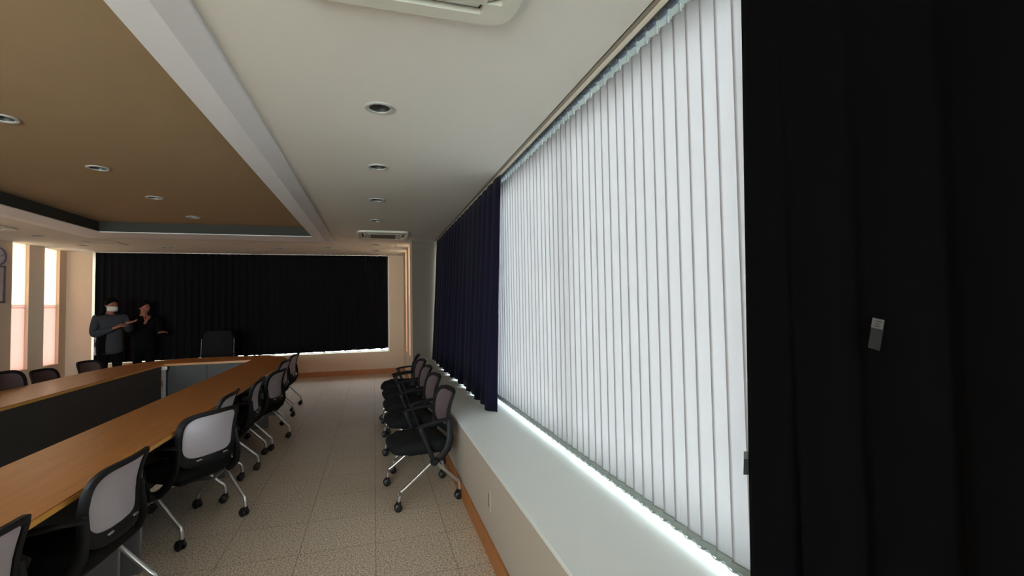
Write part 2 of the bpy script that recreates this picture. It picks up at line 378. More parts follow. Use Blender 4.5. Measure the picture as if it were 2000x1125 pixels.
for sd in range(4):
    m, a = slat_mesh(sd)
    o = m.build('slat', 'slat_fabric', bl, solid=0.0006, ang=60)
    w = MB().box(-0.004, 0.004, -0.043, 0.043, BZ0, BZ0+0.035).build('weight', 'weight_fabric', o, bevel=0.002); w.rotation_euler = (0, 0, a)
    c = MB().box(-0.004, 0.004, -0.007, 0.007, BZ1-0.008, BZ1+0.008).sweep([(0, 0, BZ1), (0, 0, BZ1+0.03)], 0.005, n=8).build('clip', 'clip_plastic', o); 
    k = MB().box(-0.034, -0.018, -0.027, 0.027, BZ1+0.018, BZ1+0.042).build('carrier', 'carrier', o, bevel=0.003)
    variants.append(o)
for i in range(NS):
    if i < 4:
        o = variants[i]
    else:
        src = variants[(i*3+1) % 4]; o = src.copy(); COL.objects.link(o); o.parent = bl
        for ch in src.children:
            c = ch.copy(); COL.objects.link(c); c.parent = o
    o.location = (0, (i+0.5)*PITCH, 0)
ch = MB()
for i in range(NS-1):
    for sx in (-0.012,):
        y0, y1 = (i+0.5)*PITCH, (i+1.5)*PITCH
        ch.sweep([(sx, y0+(y1-y0)*t, BZ0+0.016-0.014*math.sin(PI*t)) for t in (0, 0.17, 0.33, 0.5, 0.67, 0.83, 1)], 0.0022, n=5)
ch.build('bead_chain', 'clip_plastic', bl)
cr = MB().box(1.082, 1.106, YB, YP-0.03, CZ-0.008, CZ+0.10)
tag(cr.build('curtain_rail', 'cream_rail', None, bevel=0.002), 'cream curtain rail along the ceiling above the ledge', 'curtain rail')

# ------------------------------------------------------------------ curtains
def curtain(name, label, m, axis, a0, a1, c0, ztop, zbot, pitch, amp, seed, nz=14, hem=0.0, flare=1.0, group=None, edge=None, ctop=None, tilt=0.0):
    rr = random.Random(seed); n = int(abs(a1-a0)/pitch*16); ph = [rr.uniform(0, 6.28) for _ in range(6)]
    def fn(u, v):
        a = a0 + (a1-a0)*u; zz = 1-v                                  # v 0 bottom .. 1 top
        k = a/pitch*2*PI
        wob = 0.9*math.sin(a*1.7+ph[0]) + 0.6*math.sin(a*3.1+ph[1]+zz*0.8) + 0.35*zz*math.sin(a*5.3+ph[4])
        s = math.sin(k + wob)
        s = math.copysign(abs(s)**0.75, s)
        A = amp*(0.55 + 0.45*zz*flare)*(0.75+0.35*math.sin(a*2.3+ph[2]))
        off = A*s + amp*0.25*zz*math.sin(k*0.5+ph[3])
        along = a + 0.25*pitch*math.cos(k+wob)*0.35
        if edge: along += edge(u, v)
        z = zbot + tilt*u*(1-v) + (ztop-zbot)*v
        if v < 0.001: z += hem*(u if tilt else 1)*(0.5+0.5*math.sin(k*0.5+ph[5]))*(0.5+0.5*math.sin(a*1.3))
        if ctop:
            off = off*(0.42+0.58*(1-v)) ; return (c0+(ctop-c0)*v+off, along, z)
        return (c0+off, along, z) if axis == 'y' else (along, c0-off, z)
    r = MB().grid(fn, n, nz)
    root = thing(name, label, 'curtain', (0,0,0), 0, group)
    o = r.build('drape', m, root, solid=0.003, ang=80)
    return root, fn
def edge_far(u, v):                     # near edge pinched a little at mid height
    return -0.05*math.sin(PI*v)*max(0, 1-u*8)*0 + 0.0
curt_far, _ = curtain('curtain', 'black pleated curtain across the wide far window', 'curtain_far', 'x', FX0+0.035, FX1-0.012, YF+0.02, CZ-0.01, FZ+0.002, 0.125, 0.035, 3, hem=0.03, tilt=0.05)
curt_mid, fmid = curtain('curtain', 'navy curtain gathered on the ledge beyond the white blind', 'curtain_navy', 'y', 3.97, 8.40, 1.00, CZ-0.009, LZ+0.001, 0.26, 0.040, 5, hem=0.014, ctop=1.094)
curt_near, fnear = curtain('curtain', 'black navy curtain filling the near right side beside the blind', 'curtain_black', 'y', 1.12, -0.75, 1.04, CZ-0.009, LZ+0.012, 0.19, 0.026, 11, ctop=1.094, edge=lambda u, v: -0.022*(1-v)*(1-u))
def care_tag(parent, y, z, x, rz, rx):
    t = MB().box(-0.0008, 0.0008, -0.012, 0.012, -0.033, 0.033).build('care_tag', 'tag_grey', parent)
    t.location = (x, y, z); t.rotation_euler = (rx, 0, rz); t['label'] = 'grey care tag with a white printed top'
    MB().box(-0.0016, -0.0009, -0.0118, 0.0118, 0.012, 0.0328).build('tag_print', 'tag_white', t)
    k = MB()
    for q, (a, b) in enumerate(((-0.004, 0.009), (-0.002, 0.007), (-0.005, 0.009))):
        k.box(-0.0020, -0.0017, a-0.002, b-0.004, 0.0155+q*0.0055, 0.0178+q*0.0055)
    k.build('tag_text', 'tag_ink', t)
care_tag(curt_near, 0.725, 1.425, 1.015, 0.0, 0.2)
care_tag(curt_near, 1.116, 1.03, 1.035, 1.2, 0.05)

# ------------------------------------------------------------------ ceiling fittings
def downlight(x, y, z):
    r = thing('downlight', '', 'downlight', (x, y, z))
    MB().lathe([(0.060, 0.0), (0.062, -0.006), (0.078, -0.009), (0.087, -0.004), (0.088, 0.001)], n=32).build('trim_ring', 'trim_grey', r)
    MB().lathe([(0.061, -0.002), (0.058, 0.03), (0.05, 0.075), (0.001, 0.08)], n=24).build('reflector', 'reflector', r)
    for s_ in (-1, 1):
        MB().sweep([(s_*0.018, 0.05, 0.045), (s_*0.018, 0.0, 0.035), (s_*0.018, -0.032, 0.012), (s_*0.018, -0.038, 0.008)], 0.0075, n=8, radii=[1, 1, 1, 0.5]).build('lamp', 'lamp_glass', r)
    return r
dl0 = downlight(*DL_RING[0], CZ)
dl_lab = ['round recessed downlight nearest the camera, on the ceiling beside the air conditioner',
 'second round downlight from the camera between the long beam and the blind',
 'third round downlight from the camera between the long beam and the blind',
 'round downlight just in front of the small far ceiling air conditioner',
 'round downlight just beyond the small far ceiling air conditioner',
 'round downlight by the far curtain near the right corner',
 'small downlight past the far right corner of the ceiling moulding',
 'small downlight over the far curtain right of its middle',
 'small downlight over the far curtain beside the ceiling hatch',
 'small downlight in the left ceiling beside the left air conditioner',
 'small downlight in front of the second slit window']
dl0['label'] = dl_lab[0]; dl0['group'] = 'downlights in the pale ceiling'
for (x, y), lb in list(zip(DL_RING, dl_lab))[1:]: dup(dl0, (x, y, CZ), 0, lb, 'downlights in the pale ceiling')
for (x, y), lb in zip(DL_TRAY, ['downlight in the brown ceiling cut by the left picture edge', 'largest whole downlight in the brown recessed ceiling',
                                'third downlight along the brown recessed ceiling', 'small last downlight in the brown ceiling near its far edge']):
    dup(dl0, (x, y, TZ), 0, lb, 'downlights in the brown ceiling')

def cassette(x, y, label, half=0.42):
    r = thing('ceiling_air_conditioner', label, 'air conditioner', (x, y, CZ), 0)
    t0, t1 = -0.030, -0.004
    hs, sl0, sl1 = 0.20*half/0.42, 0.295*half/0.42, 0.355*half/0.42
    ln = 0.285*half/0.42
    oc = selp(half, half, 9, 64)
    oc = [(px, py) for px, py in oc]
    # facing plate with four real slots
    ring_ = holed(oc, [[(-ln, sl0), (ln, sl0), (ln, sl1), (-ln, sl1)], [(-ln, -sl1), (ln, -sl1), (ln, -sl0), (-ln, -sl0)],
                       [(sl0, -ln), (sl1, -ln), (sl1, ln), (sl0, ln)], [(-sl1, -ln), (-sl0, -ln), (-sl0, ln), (-sl1, ln)],], t0)
    o2 = [(px*1.0, py*1.0, t0) for px, py in oc]; o3 = [(px*1.02, py*1.02, t0+0.010) for px, py in oc]; o4 = [(px*1.02, py*1.02, 0) for px, py in oc]
    ring_.loops([o2, o3, o4])
    for (a, b, c, d) in ((-ln, ln, sl0, sl1), (-ln, ln, -sl1, -sl0), (sl0, sl1, -ln, ln), (-sl1, -sl0, -ln, ln)):
        q0 = [(a, c, t0), (b, c, t0), (b, d, t0), (a, d, t0)]; q1 = [(p[0], p[1], -0.003) for p in q0]
        ring_.loops([q0, q1])
    ring_.build('face_plate', 'ac_plastic', r, smooth=False)
    MB().box(-sl1, sl1, -sl1, sl1, -0.004, -0.001).build('duct', 'dark_inside', r)
    for k in range(4):
        fl = MB().add([(-ln+0.012, sl0+0.004, t0+0.004), (ln-0.012, sl0+0.004, t0+0.004), (ln-0.012, sl1-0.018, t0+0.018), (-ln+0.012, sl1-0.018, t0+0.018)], [(0,1,2,3)])
        f_ = fl.build('flap', 'ac_plastic', r, solid=0.004); f_.rotation_euler = (0, 0, k*PI/2)
    g = MB(); gl = sl0-0.03
    g.box(-gl, gl, -gl, gl, t0-0.006, t0-0.001)
    g.build('intake_panel', 'ac_plastic', r, bevel=0.004)
    gg = MB()
    for k in range(14):
        yy = -gl*0.8 + 1.6*gl*k/13; gg.box(-gl*0.8, gl*0.8, yy-0.006, yy+0.006, t0-0.0075, t0-0.005)
    gg.build('intake_grille', 'dark_inside', r)
    return r
cassette(0.125, 1.40, 'large white ceiling air conditioner cut by the top picture edge')
ac2 = cassette(0.15, 7.80, 'small far ceiling air conditioner with dark slots near the pier', 0.385)
cassette(-5.13, 7.72, 'ceiling air conditioner at the left picture edge above the slit windows', 0.41)
hx0, hx1, hy0, hy1 = -4.62, -4.14, 9.33, 9.76
h = thing('ceiling_hatch', 'square access hatch in the ceiling near the far left corner', 'hatch', ((hx0+hx1)/2, (hy0+hy1)/2, CZ))
a_, b_ = (hx1-hx0)/2, (hy1-hy0)/2
MB().box(-a_, a_, -b_, -b_+0.02, -0.006, 0).box(-a_, a_, b_-0.02, b_, -0.006, 0).box(-a_, -a_+0.02, -b_, b_, -0.006, 0).box(a_-0.02, a_, -b_, b_, -0.006, 0).build('hatch_frame', 'hatch_line', h)
MB().box(-a_+0.02, a_-0.02, -b_+0.02, b_-0.02, -0.004, 0).build('hatch_panel', 'ceiling_paper', h)

# ------------------------------------------------------------------ conference table
TW0, TW1 = -1.825, -1.245          # right wing inner / outer X
LW0, LW1 = -3.62, -2.985           # left wing outer / inner X
TH = 0.72
YI = 8.08                          # inner edge of far run
CXT = (TW1+LW0)/2
def sup(y):                        # outer curve of far end, half width at y
    pass
def curve_pts(side, n=18):
    a = (TW1-LW0)/2; yc, b, e = 7.0, 1.86, 3.0; out = []
    for k in range(n+1):
        th = PI/2*k/n; c, s_ = math.cos(th), math.sin(th)
        out.append((CXT + side*a*c**(2/e), yc + b*s_**(2/e)))
    return out
def desk(poly, label, panels, legs, post=None):
    r = thing('conference_table', label, 'table', (0,0,0), 0, 'conference table sections')
    MB().prism(poly, TH-0.026, TH).build('tabletop', 'table_wood', r, bevel=0.0008, seg=1)
    ins = 0.004
    cx = sum(p[0] for p in poly)/len(poly); cy = sum(p[1] for p in poly)/len(poly)
    p2 = [(x+(0.0015 if x > cx else -0.0015), y + (0.0004 if y < cy else -0.0004)) for x, y in poly]
    MB().prism(p2, TH-0.030, TH-0.006).build('edge_band', 'edge_yellow', r)
    for b in panels: MB().box(*b).build('modesty_panel', 'panel_grey', r, bevel=0.003)
    for b in legs: MB().box(*b).build('leg', 'leg_grey', r, bevel=0.004)
    if post:
        q = MB().box(post[0]-0.02, post[0]+0.02, post[1]-0.02, post[1]+0.02, 0, TH-0.03).build('corner_post', 'leg_grey', r, bevel=0.003)
        if len(post) > 2:
            w_ = MB().box(post[0]-0.03, post[0]+0.042, post[1]-0.034, post[1]-0.0205, TH-0.085, TH-0.035).build('cap_plate', 'plate_white', q, bevel=0.002); w_['label'] = 'small white plate at the top of the corner post'
    return r
YS = [-0.5, 1.3, 3.1, 4.9, 6.7]
g_ = 0.0010
rl = ['right table section nearest the camera, below the bottom left of the picture', 'right table section at the lower left picture edge, in front of the first seam', 'right table section beyond the first seam by the turned chair', 'right table section before the curved far corner']
ll = ['left table section unused', 'left table section nearest the camera, out of the picture', 'left table section just out of the picture on the left', 'left table section with dark inner panel, cut by the left picture edge']
for k in range(4):
    y0, y1 = YS[k]+g_, YS[k+1]-g_
    desk([(TW0, y0), (TW1, y0), (TW1, y1), (TW0, y1)], rl[k], [(TW0+0.05, TW0+0.068, y0+0.03, y1-0.03, 0.05, TH-0.03)],
         ([(TW0+0.07, TW1-0.045, y0+0.11, y0+0.135, 0, TH-0.03)] if k < 3 else []) + [(TW0+0.07, TW1-0.045, y1-0.13, y1-0.105, 0, TH-0.03)])
    if k >= 1:
        desk([(LW0, y0), (LW1, y0), (LW1, y1), (LW0, y1)], ll[k], [(LW1-0.04, LW1-0.022, y0+0.002, y1-0.002, 0.05, TH-0.03)],
         [(LW0+0.05, LW1-0.06, y0+0.03, y0+0.055, 0, TH-0.03), (LW0+0.05, LW1-0.06, y1-0.055, y1-0.03, 0, TH-0.03)])
cp = curve_pts(1)
poly = [(TW0, 6.7+g_), (TW1, 6.7+g_)] + cp + [(CXT+g_, cp[-1][1]), (CXT+g_, YI), (TW0, YI)]
poly = [p for i, p in enumerate(poly) if i == 0 or (Vector(p)-Vector(poly[i-1])).length > 1e-4]
desk(poly, 'curved far right corner section of the conference table', [(CXT+0.002, TW0+0.05, YI+0.03, YI+0.048, 0.05, TH-0.03)], [(TW0+0.07, TW1-0.06, 7.33, 7.355, 0, TH-0.03)], (TW0+0.03, YI+0.03))
cp = curve_pts(-1)
poly = [(LW1, 6.7+g_), (LW0, 6.7+g_)] + cp + [(CXT-g_, cp[-1][1]), (CXT-g_, YI), (LW1, YI)]
poly = [p for i, p in enumerate(poly) if i == 0 or (Vector(p)-Vector(poly[i-1])).length > 1e-4]
desk(poly, 'curved far left corner section of the conference table with white plated post', [(LW1+0.022, CXT-0.002, YI+0.03, YI+0.048, 0.05, TH-0.03), (LW1-0.04, LW1-0.022, 6.703, YI, 0.05, TH-0.03)], [(LW0+0.07, LW1-0.06, 6.74, 6.765, 0, TH-0.03)], (LW1+0.026, YI-0.022, 1))

# ------------------------------------------------------------------ nesting chairs (face local -X)
def bx(y, z):
    t = (z-0.48)/0.38
    return 0.190 - 0.022*math.sin(PI*max(0, min(1, t))) + 0.065*t*t - 0.045*(y/0.23)**2
def make_chair(label, group):
    r = thing('office_chair', label, 'chair', (0,0,0), 0, group)
    # seat cushion
    L = []
    for sc, z in ((0.90, 0.378), (0.97, 0.386), (1.0, 0.406), (1.0, 0.432), (0.97, 0.452), (0.90, 0.464), (0.6, 0.468), (0.2, 0.466)):
        L.append([(x, y, z - (0.016 if x < -0.2 else 0)*(z > 0.42)) for x, y in selp(0.225*sc, 0.238*sc, 5, 40, -0.06, 0)])
    MB().loops(L, cap0=True, cap1=True).build('seat', 'seat_black', r, ang=60)
    MB().box(-0.16, 0.12, -0.17, 0.17, 0.352, 0.382).build('seat_pan', 'chair_black', r, bevel=0.012)
    # back frame band
    N = 56; loopsF = []
    out = selp(0.234, 0.180, 5.0, N, 0, 0.645); inn = selp(0.200, 0.136, 4.8, N, 0, 0.660)
    def tw(y, z): return y*(0.93 + 0.07*(z-0.48)/0.38)
    for k in range(N):
        (yo, zo), (yi, zi) = out[k], inn[k]
        yo, yi = tw(yo, zo), tw(yi, zi)
        ym, zm = (yo+yi)/2, (zo+zi)/2
        loopsF.append([(bx(yo, zo)-0.008, yo, zo), (bx(yo, zo)+0.010, yo, zo), (bx(ym, zm)+0.020, ym, zm), (bx(yi, zi)+0.010, yi, zi), (bx(yi, zi)-0.006, yi, zi), (bx(ym, zm)-0.012, ym, zm)])
    fb = MB().loops(loopsF, closed=True)
    for s_ in (-1, 1):                                                   # uprights from the pivots
        fb.sweep([(0.02, s_*0.262, 0.315), (0.07, s_*0.262, 0.345), (0.125, s_*0.255, 0.40), (0.155, s_*0.238, 0.47), (0.158, s_*0.222, 0.55), (0.155, s_*0.216, 0.64)],
                 0.030, 0.013, n=10, lat=(1, 0, 0), radii=[0.8, 0.9, 1, 1, 0.9, 0.6])
    fb.build('back_frame', 'chair_black', r, ang=50)
    mp = MB(); c = Vector((0, 0.658)); Ls = []
    for q in (1.02, 0.8, 0.55, 0.3, 0.06):
        Ls.append([(bx(tw(y*q, 0.660+(z-0.660)*q), 0.660+(z-0.660)*q)+0.002, tw(y*q, 0.660+(z-0.660)*q), 0.660+(z-0.660)*q) for y, z in inn])
    mp.loops(Ls, cap1=True)
    mp.loops([[(x-0.005, y, z) for x, y, z in l] for l in Ls], cap1=True, mi=1)
    mp.build('back_mesh', ['mesh_light', 'mesh_dark'], r, ang=80)['label'] = 'mesh panel, pale grey behind and dark mauve in front'
    for s_ in (-1, 1):                                                   # clips low on the back
        MB().box(bx(s_*0.1, 0.51)+0.012, bx(s_*0.1, 0.51)+0.022, s_*0.1-0.02, s_*0.1+0.02, 0.506, 0.516).build('clip', 'chrome', r, bevel=0.003)
    for s_ in (-1, 1):
        a = MB()
        a.sweep([(0.015, s_*0.288, 0.325), (-0.03, s_*0.29, 0.43), (-0.07, s_*0.291, 0.535), (-0.085, s_*0.291, 0.58), (-0.07, s_*0.29, 0.602)], 0.019, 0.011, n=10, lat=(1, 0, 0), radii=[1, 0.9, 1, 1.1, 0.6])
        a.sweep([(-0.115, s_*0.290, 0.592), (-0.09, s_*0.290, 0.603), (0.0, s_*0.288, 0.618), (0.09, s_*0.275, 0.628), (0.145, s_*0.248, 0.625), (0.165, s_*0.215, 0.615)],
                0.025, 0.013, n=10, lat=(0, 1, 0), radii=[0.55, 0.95, 1, 0.95, 0.8, 0.6])
        a.build('armrest', 'chair_black', r, ang=60)
        MB().lathe([(0.001, -0.022), (0.024, -0.022), (0.030, -0.012), (0.030, 0.012), (0.024, 0.022), (0.001, 0.022)], (0.015, s_*0.283, 0.325), 'y', 18).build('pivot_hub', 'chair_black', r)
    MB().sweep([(0.015, -0.262, 0.33), (0.015, -0.2, 0.345), (0.015, 0.2, 0.345), (0.015, 0.262, 0.33)], 0.014, n=10).build('crossbar', 'chrome', r)
    for s_ in (-1, 1):
        for fx, fy, n_ in ((-0.245, 0.272, -1), (0.222, 0.243, 1)):
            y0 = 0.255 if n_ < 0 else 0.262
            pts = [(0.02*1, s_*y0, 0.325)]
            e = Vector((fx, s_*fy, 0.125)); st = Vector(pts[0])
            d = (e-st)
            pts += [tuple(st+d*0.45), tuple(st+d*0.86), tuple(st+d*0.95+Vector((0.004*n_, 0, 0.002))), (fx, s_*fy, 0.112), (fx+0.003*n_, s_*fy, 0.085), (fx+0.004*n_, s_*fy, 0.055)]
            lg = MB().sweep(pts, 0.0125, n=10).build('leg', 'chrome', r, ang=60)
            w = MB(); cx, cy = fx-0.010, s_*fy
            for q in (-1, 1):
                w.lathe([(0.004, q*0.006), (0.026, q*0.006), (0.029, q*0.010), (0.029, q*0.020), (0.024, q*0.024), (0.004, q*0.024)], (cx, cy, 0.0295), 'y', 18)
            w.sweep([(cx, cy-0.022, 0.045), (cx, cy+0.022, 0.045)], 0.022, 0.017, n=12)
            w.sweep([(fx+0.004*n_, cy, 0.040), (fx+0.004*n_, cy, 0.072)], 0.016, n=12)
            w.build('caster', 'caster_black', lg, ang=40)
    return r
GR, GL = 'mesh chairs lined up along the ledge', 'mesh chairs along the right side of the table'
ch0 = make_chair('mesh back office chair nearest the camera in the row beside the window ledge', GR)
ch0.location = (0.380, 3.87, 0); ch0.rotation_euler = (0, 0, math.radians(7))
for (x, y, a), lb in zip([(0.380, 4.69, 6), (0.378, 5.38, 4), (0.380, 6.04, 5), (0.376, 6.74, -8)],
                         ['second mesh chair from the camera in the row beside the ledge', 'middle mesh chair of the five beside the ledge',
                          'mesh chair beside the ledge just in front of the farthest one', 'farthest mesh chair beside the ledge, with its open armrest in clear view']):
    dup(ch0, (x, y, 0), math.radians(a), lb, GR)
for (x, y, a), lb in zip([(-1.372, 1.88, -8), (-1.325, 2.66, -3), (-1.225, 3.765, -32), (-1.345, 4.42, 0), (-1.29, 5.14, 4), (-1.22, 5.80, -11), (-1.33, 6.92, -6), (-1.345, 7.74, -5)],
                         ['mesh chair cut off at the bottom left corner of the picture', 'mesh chair at the lower left with its pale back seen aslant, pushed under the table',
                          'mesh chair turned so its pale back panel faces the camera fully', 'mesh chair behind the turned chair, only a sliver of pale back showing',
                          'mesh chair fourth along the table seen edge on behind the turned one', 'fifth mesh chair out along the right side of the table',
                          'mesh chair just in front of the farthest chair on the right side of the table', 'farthest mesh chair at the curved right end of the table']):
    dup(ch0, (x, y, 0), math.radians(a), lb, GL)
for (x, y, a), lb in zip([(-3.55, 5.50, 180), (-3.56, 6.26, 176), (-3.66, 7.04, 178), (-3.66, 7.95, 172)],
                         ['dark mesh chair behind the left table at the very edge of the picture', 'dark mesh chair behind the left table in front of the first slit window',
                          'dark mesh chair behind the left table below the second slit window', 'dark mesh chair behind the left table beside the person in grey']):
    c_ = dup(ch0, (x, y, 0), math.radians(a), lb, 'mesh chairs behind the left table')
    if y < 7: c_.scale = (1.04, 1.04, 1.08)

# high backed chair behind the far run
r = thing('executive_chair', 'tall black high backed chair between the far table and the black curtain', 'chair', (-2.80, 9.72, 0), 0)
def hb_(u, v):
    y = (u-0.5)*2; z = 0.50 + 0.62*v; w = 0.26*(1-0.18*max(0, v-0.75)/0.25)
    return (y*w, 0.22+0.06*v-0.05*y*y, z)
MB().grid(hb_, 12, 14).build('backrest', 'leather_black', r, solid=0.06, bevel=0.015)
L = []
for sc, z in ((0.9, 0.42), (1, 0.44), (1, 0.49), (0.92, 0.515), (0.5, 0.52)): L.append([(x, y, z) for x, y in selp(0.26*sc, 0.25*sc, 5, 32, 0, -0.02)])
MB().loops(L, cap0=True, cap1=True).build('seat', 'leather_black', r)
MB().lathe([(0.001, 0.08), (0.03, 0.08), (0.03, 0.25), (0.022, 0.26), (0.022, 0.43), (0.001, 0.43)], n=16).build('gas_lift', 'caster_black', r)
for s_ in (-1, 1):
    MB().sweep([(s_*0.24, 0.0, 0.44), (s_*0.30, 0.0, 0.48), (s_*0.30, -0.02, 0.66), (s_*0.30, 0.0, 0.69), (s_*0.29, 0.2, 0.69)], 0.018, n=8).build('armrest', 'leather_black', r)
for k in range(5):
    a = 2*PI*k/5+0.3; c_, s_ = math.cos(a), math.sin(a)
    lg = MB().sweep([(0.02*c_, 0.02*s_, 0.12), (0.28*c_, 0.28*s_, 0.075)], 0.022, 0.015, n=8).build('leg', 'caster_black', r)
    MB().lathe([(0.004, -0.02), (0.03, -0.02), (0.03, 0.02), (0.004, 0.02)], (0.28*c_, 0.28*s_, 0.0305), 'y', 14).build('caster', 'caster_black', lg)

r = [o for o in COL.objects if o.name.startswith('executive_chair')][0]
for s_ in (-1, 1):
    MB().sweep([(s_*0.268, 0.165+0.06*v, 0.50+0.62*v) for v in (0.0, 0.2, 0.4, 0.6, 0.75)], 0.004, n=6).build('side_trim', 'leg_grey', r)['label'] = 'thin grey metal side edge of the backrest'
# ------------------------------------------------------------------ wall things
r = thing('power_outlet', 'white socket plate low on the wall under the window ledge', 'outlet', (XR, 2.75, 0.34))
MB().box(-0.006, 0, -0.038, 0.038, -0.062, 0.062).build('cover_plate', 'wall_pale', r, bevel=0.004)
MB().box(-0.0075, -0.005, -0.004, 0.004, -0.042, 0.042).build('socket_slot', 'dark_inside', r)
r = thing('wall_clock', 'round wall clock at the left picture edge beside the slit window', 'clock', (XL, 9.30, 2.41))
MB().lathe([(0.001, 0.012), (0.118, 0.012), (0.120, 0.02)], axis='x', n=40).build('dial', 'clock_white', r)
MB().lathe([(0.142, 0.0), (0.142, 0.02), (0.132, 0.032), (0.120, 0.028), (0.118, 0.012)], axis='x', n=40).build('rim', 'clock_rim', r)
m = MB()
for k in range(12):
    a = 2*PI*k/12; m.box(0.0125, 0.015, 0.098*math.cos(a)-0.006, 0.098*math.cos(a)+0.006, 0.098*math.sin(a)-0.006, 0.098*math.sin(a)+0.006)
m.build('hour_marks', 'clock_rim', r)
MB().sweep([(0.018, 0, 0), (0.018, -0.035, 0.045)], 0.004, n=6).build('hour_hand', 'hair', r)
MB().sweep([(0.020, 0, 0), (0.020, 0.085, 0.02)], 0.003, n=6).build('minute_hand', 'hair', r)
r = thing('picture_frame', 'framed notice hanging under the wall clock', 'picture', (XL, 9.13, 1.97))
MB().box(0.0, 0.012, -0.27, 0.27, -0.28, 0.28).build('print', 'paper_grey', r)
m = MB().box(0, 0.025, -0.29, 0.29, 0.27, 0.295).box(0, 0.025, -0.29, 0.29, -0.295, -0.27).box(0, 0.025, -0.295, -0.27, -0.295, 0.295).box(0, 0.025, 0.27, 0.295, -0.295, 0.295)
m.build('frame', 'frame_dark', r)

# ------------------------------------------------------------------ people
def skin(name, m, parent, chains, root=0, sub=2):
    """chains: list of lists of (x,y,z,r) or int (index of an existing vertex)"""
    vs, es, rs, idx = [], [], [], {}
    for c in chains:
        prev = None
        for p in c:
            key = (round(p[0], 4), round(p[1], 4), round(p[2], 4))
            if key in idx: i = idx[key]
            else: i = len(vs); idx[key] = i; vs.append(p[:3]); rs.append(p[3:])
            if prev is not None and prev != i: es.append((prev, i))
            prev = i
    me = bpy.data.meshes.new(name); me.from_pydata(vs, es, []); me.materials.append(MATS[m])
    o = bpy.data.objects.new(name, me); COL.objects.link(o); o.parent = parent
    md = o.modifiers.new('skin', 'SKIN'); md.use_smooth_shade = True
    sv = me.skin_vertices[0].data
    for i, r_ in enumerate(rs): sv[i].radius = (r_[0], r_[-1])
    for i in range(len(vs)): sv[i].use_root = (i == root)
    sd = o.modifiers.new('sub', 'SUBSURF'); sd.levels = sub; sd.render_levels = sub
    return o
def hand(w, d, up, k=1.0, curl=0.25):
    """finger chains from wrist point w along d; up = back of the hand"""
    w = Vector(w); d = Vector(d).normalized(); up = Vector(up); up = (up-d*up.dot(d)).normalized(); s_ = d.cross(up)
    palm = w + d*0.045*k; kn = w + d*0.085*k
    out = [[(*w, 0.024*k), (*palm, 0.033*k, 0.02*k), (*kn, 0.036*k, 0.017*k)]]
    for j, (off, ln) in enumerate(((-0.030, 0.062), (-0.010, 0.072), (0.010, 0.068), (0.029, 0.052))):
        a = kn + s_*off*k + d*0.012*k
        b = a + (d*math.cos(curl) - up*math.sin(curl))*ln*0.5*k
        c = b + (d*math.cos(curl*2.2) - up*math.sin(curl*2.2))*ln*0.5*k
        out.append([(*kn, 0.036*k, 0.017*k), (*a, 0.0095*k), (*b, 0.0088*k), (*c, 0.0072*k)])
    t0 = palm - s_*0.034*k; t1 = t0 - s_*0.022*k + d*0.03*k - up*0.006*k; t2 = t1 + d*0.03*k - s_*0.004*k
    out.append([(*palm, 0.033*k, 0.02*k), (*t0, 0.013*k), (*t1, 0.0105*k), (*t2, 0.008*k)])
    return out
def head_mesh(turn, tilt, c, parent_body=None):
    return None
